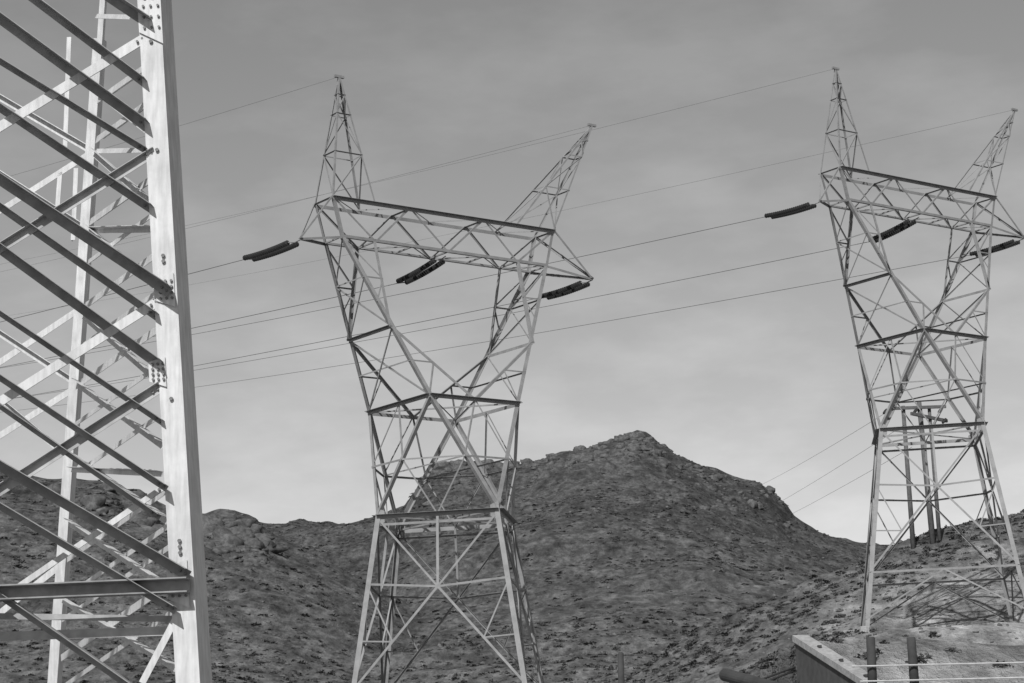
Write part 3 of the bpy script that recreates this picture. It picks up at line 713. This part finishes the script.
# ------------------------------------------------------------------ wooden pole structure behind the right tower
DP = 188.0
root = empty('pole_structure', at(925, 530, DP))
root['label'] = 'three weathered wooden poles with two crossarms on the hill behind the right pylon'; root['category'] = 'utility pole'
O = Vector(root.location)
for (xb, yb, xt, yt, r_) in ((912.5, 536, 903, 406, 0.20), (932, 533, 919, 402, 0.24), (939, 531, 929, 406, 0.17)):
    b = at(xb, yb, DP); t = at(xt, yt, DP); b = b + (b - t).normalized() * 2.5
    MB().tube([b - O, (b + t) / 2 - O, t - O], 0, 10, [r_ * 1.1, r_, r_ * 0.85]).build('pole', M['wood'], root, smooth=True)
def arm_(x0, y0, x1, y1, dd, name='crossarm'):
    MB().box(at(x0, y0, DP - 0.3 - dd) - O, at(x1, y1, DP - 0.3 + dd) - O, 0.20, 0.26).build(name, M['wood'], root)
arm_(890, 408.5, 946, 406.5, 0.0); arm_(911, 413.5, 947, 421, 1.2)
for (x, y) in ((887, 411), (917, 410.5), (942, 410), (946, 420.5)):
    p = at(x, y - 1.5, DP - 0.5) - O; q = at(x - 3.5, y + 2.5, DP - 0.7) - O
    MB().tube([p, (p + q) / 2, q], 0, 8, [0.12, 0.15, 0.1]).build('insulator', M['porcelain'], root)
for i_, ((x0, y0), (x1, y1)) in enumerate((((887, 412), (775, 473)), ((904, 425), (775, 500)), ((912, 447), (780, 515)))):
    a = at(x0, y0, DP - 0.5); e = at(x1, y1, 330); e = a + (e - a) * 2.2
    pts = [a + (e - a) * (q / 20) - Vector((0, 0, 2.4 * 4 * (q / 20) * (1 - q / 20) * 0.3)) for q in range(21)]
    o = MB().tube(pts, 0.016, 6).build('service_wire', M['wire'], None)
    tag(o, '%s of three thin wires sloping down left from the wooden poles' % ('highest', 'middle', 'lowest')[i_], 'wire', 'wires running left from the wooden poles')

# ------------------------------------------------------------------ wall, guard rail, pipe and post at the lower right
a = WA.copy(); e = WE.copy()
dw = Vector((e.x - a.x, e.y - a.y, 0)).normalized(); nw = Vector((dw.y, -dw.x, 0))
if nw.x > 0: nw = -nw                                       # face looks towards the camera's left
wall = empty('retaining_wall', (a.x, a.y, 0)); wall['label'] = 'concrete wing wall with a pale sloping top at the lower right'; wall['category'] = 'wall'
O = Vector(wall.location); mb = MB()
a_, e_ = a - O, e - O
th = 0.22; bk = -nw * th
zb0 = Vector((0, 0, 1))
def wv(p, z): return Vector((p.x, p.y, z))
vs = [wv(a_, -0.5), wv(e_, -0.5), e_, a_, wv(a_ + bk, -0.5), wv(e_ + bk, -0.5), e_ + bk, a_ + bk]
mb.add(vs, [(0, 1, 2, 3), (5, 4, 7, 6), (4, 0, 3, 7), (1, 5, 6, 2), (3, 2, 6, 7), (0, 4, 5, 1)])
mb.build('wall_body', mat('dark_concrete', 0.075, 0.9, 0.2, 0.8, 0.4, scale2=6, var2=0.15), wall)  # body set much darker than the coping
cp = MB(); ov = nw * 0.05
u_ = Vector((0, 0, 0.012)); h_ = Vector((0, 0, 0.13))
vs = [a_ + ov + u_, e_ + ov + u_, e_ + bk - ov + u_, a_ + bk - ov + u_]; vs += [v + h_ for v in vs]
cp.add(vs, [(0, 3, 2, 1), (4, 5, 6, 7), (0, 1, 5, 4), (1, 2, 6, 5), (2, 3, 7, 6), (3, 0, 4, 7)])
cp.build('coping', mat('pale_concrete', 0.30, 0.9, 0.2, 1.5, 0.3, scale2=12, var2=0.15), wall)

for q_ in (0.26, 0.52, 0.80):
    c_ = a_ + (e_ - a_) * q_ + bk * 0.45 + Vector((0, 0, 0.14))
    MB().prism(c_, c_ + Vector((0, 0, 0.05)), [(-.06, -.03), (.06, -.03), (.06, .03), (-.06, .03)], dw, nw).build('anchor_block', M['pipe'], wall)
gr = empty('guard_rail', at(890, 690, 38)); gr['label'] = 'guard rail of two pale cables on dark wooden posts at the lower right corner'; gr['category'] = 'guard rail'
O = Vector(gr.location)
wd = mat('dark_post_wood', 0.05, 0.9, 0.3, 3, 0.3)
for x, dx in ((870.5, 2), (911, 3.5), (1085, 2)):
    t = at(x, 637, 38); b = at(x + dx, 683, 38); b = t + (b - t) * ((t.z - 1.6) / (t.z - b.z))
    MB().tube([b - O, (t + b) / 2 - O, t - O - Vector((0, 0, .02)), t - O], 0, 10, [0.082, 0.08, 0.076, 0.06]).build('post', wd, gr, smooth=True)
for (p, q) in (((852, 666.5), (1090, 661)), ((860, 681.5), (1090, 676))):
    MB().tube([at(p[0], p[1], 37.88) - O, at(q[0], q[1], 37.88) - O], 0.017, 6).build('cable', mat('pale_cable', 0.40, 0.5, 0.25, 6), gr)

p0 = at(724, 674.5, 42); p1 = at(800, 694, 39)
pipe = MB().tube([p0 + (p0 - p1).normalized() * 0.0, p0 + (p1 - p0).normalized() * 0.05, mid_(p0, p1), p1, p1 + (p1 - p0)], 0, 16, [0.10, 0.125, 0.11, 0.11, 0.11]).build('pipe', M['pipe'], None, smooth=False)
tag(pipe, 'dark pipe lying at the bottom edge left of the concrete wall', 'pipe')
for k, (q0, q1) in enumerate((((760, 680), (795, 667)), ((764, 682.5), (795, 670.5)))):
    p, q = at(*q0, 41.5), at(*q1, 44.6)
    o = MB().tube([p + (p - q) * 0.6, p, q], 0.022, 6).build('rod', M['pipe'], None)
    tag(o, 'thin dark rod lying against the concrete wall, %s of a close pair' % ('upper', 'lower')[k], 'rod', 'rods leaning against the wall')
t = at(620.5, 652, 60); b = at(621.5, 690, 60); b = b + (b - t) * ((ground_z(b.x, 60) - 0.3 - b.z) / (b.z - t.z))
tag(MB().tube([b, (t + b) / 2, t - Vector((0, 0, 0.06)), t], 0, 10, [0.11, 0.10, 0.085, 0.05]).build('post', wd, None, smooth=True), 'short dark wooden post standing at the bottom edge below the mountain', 'post')
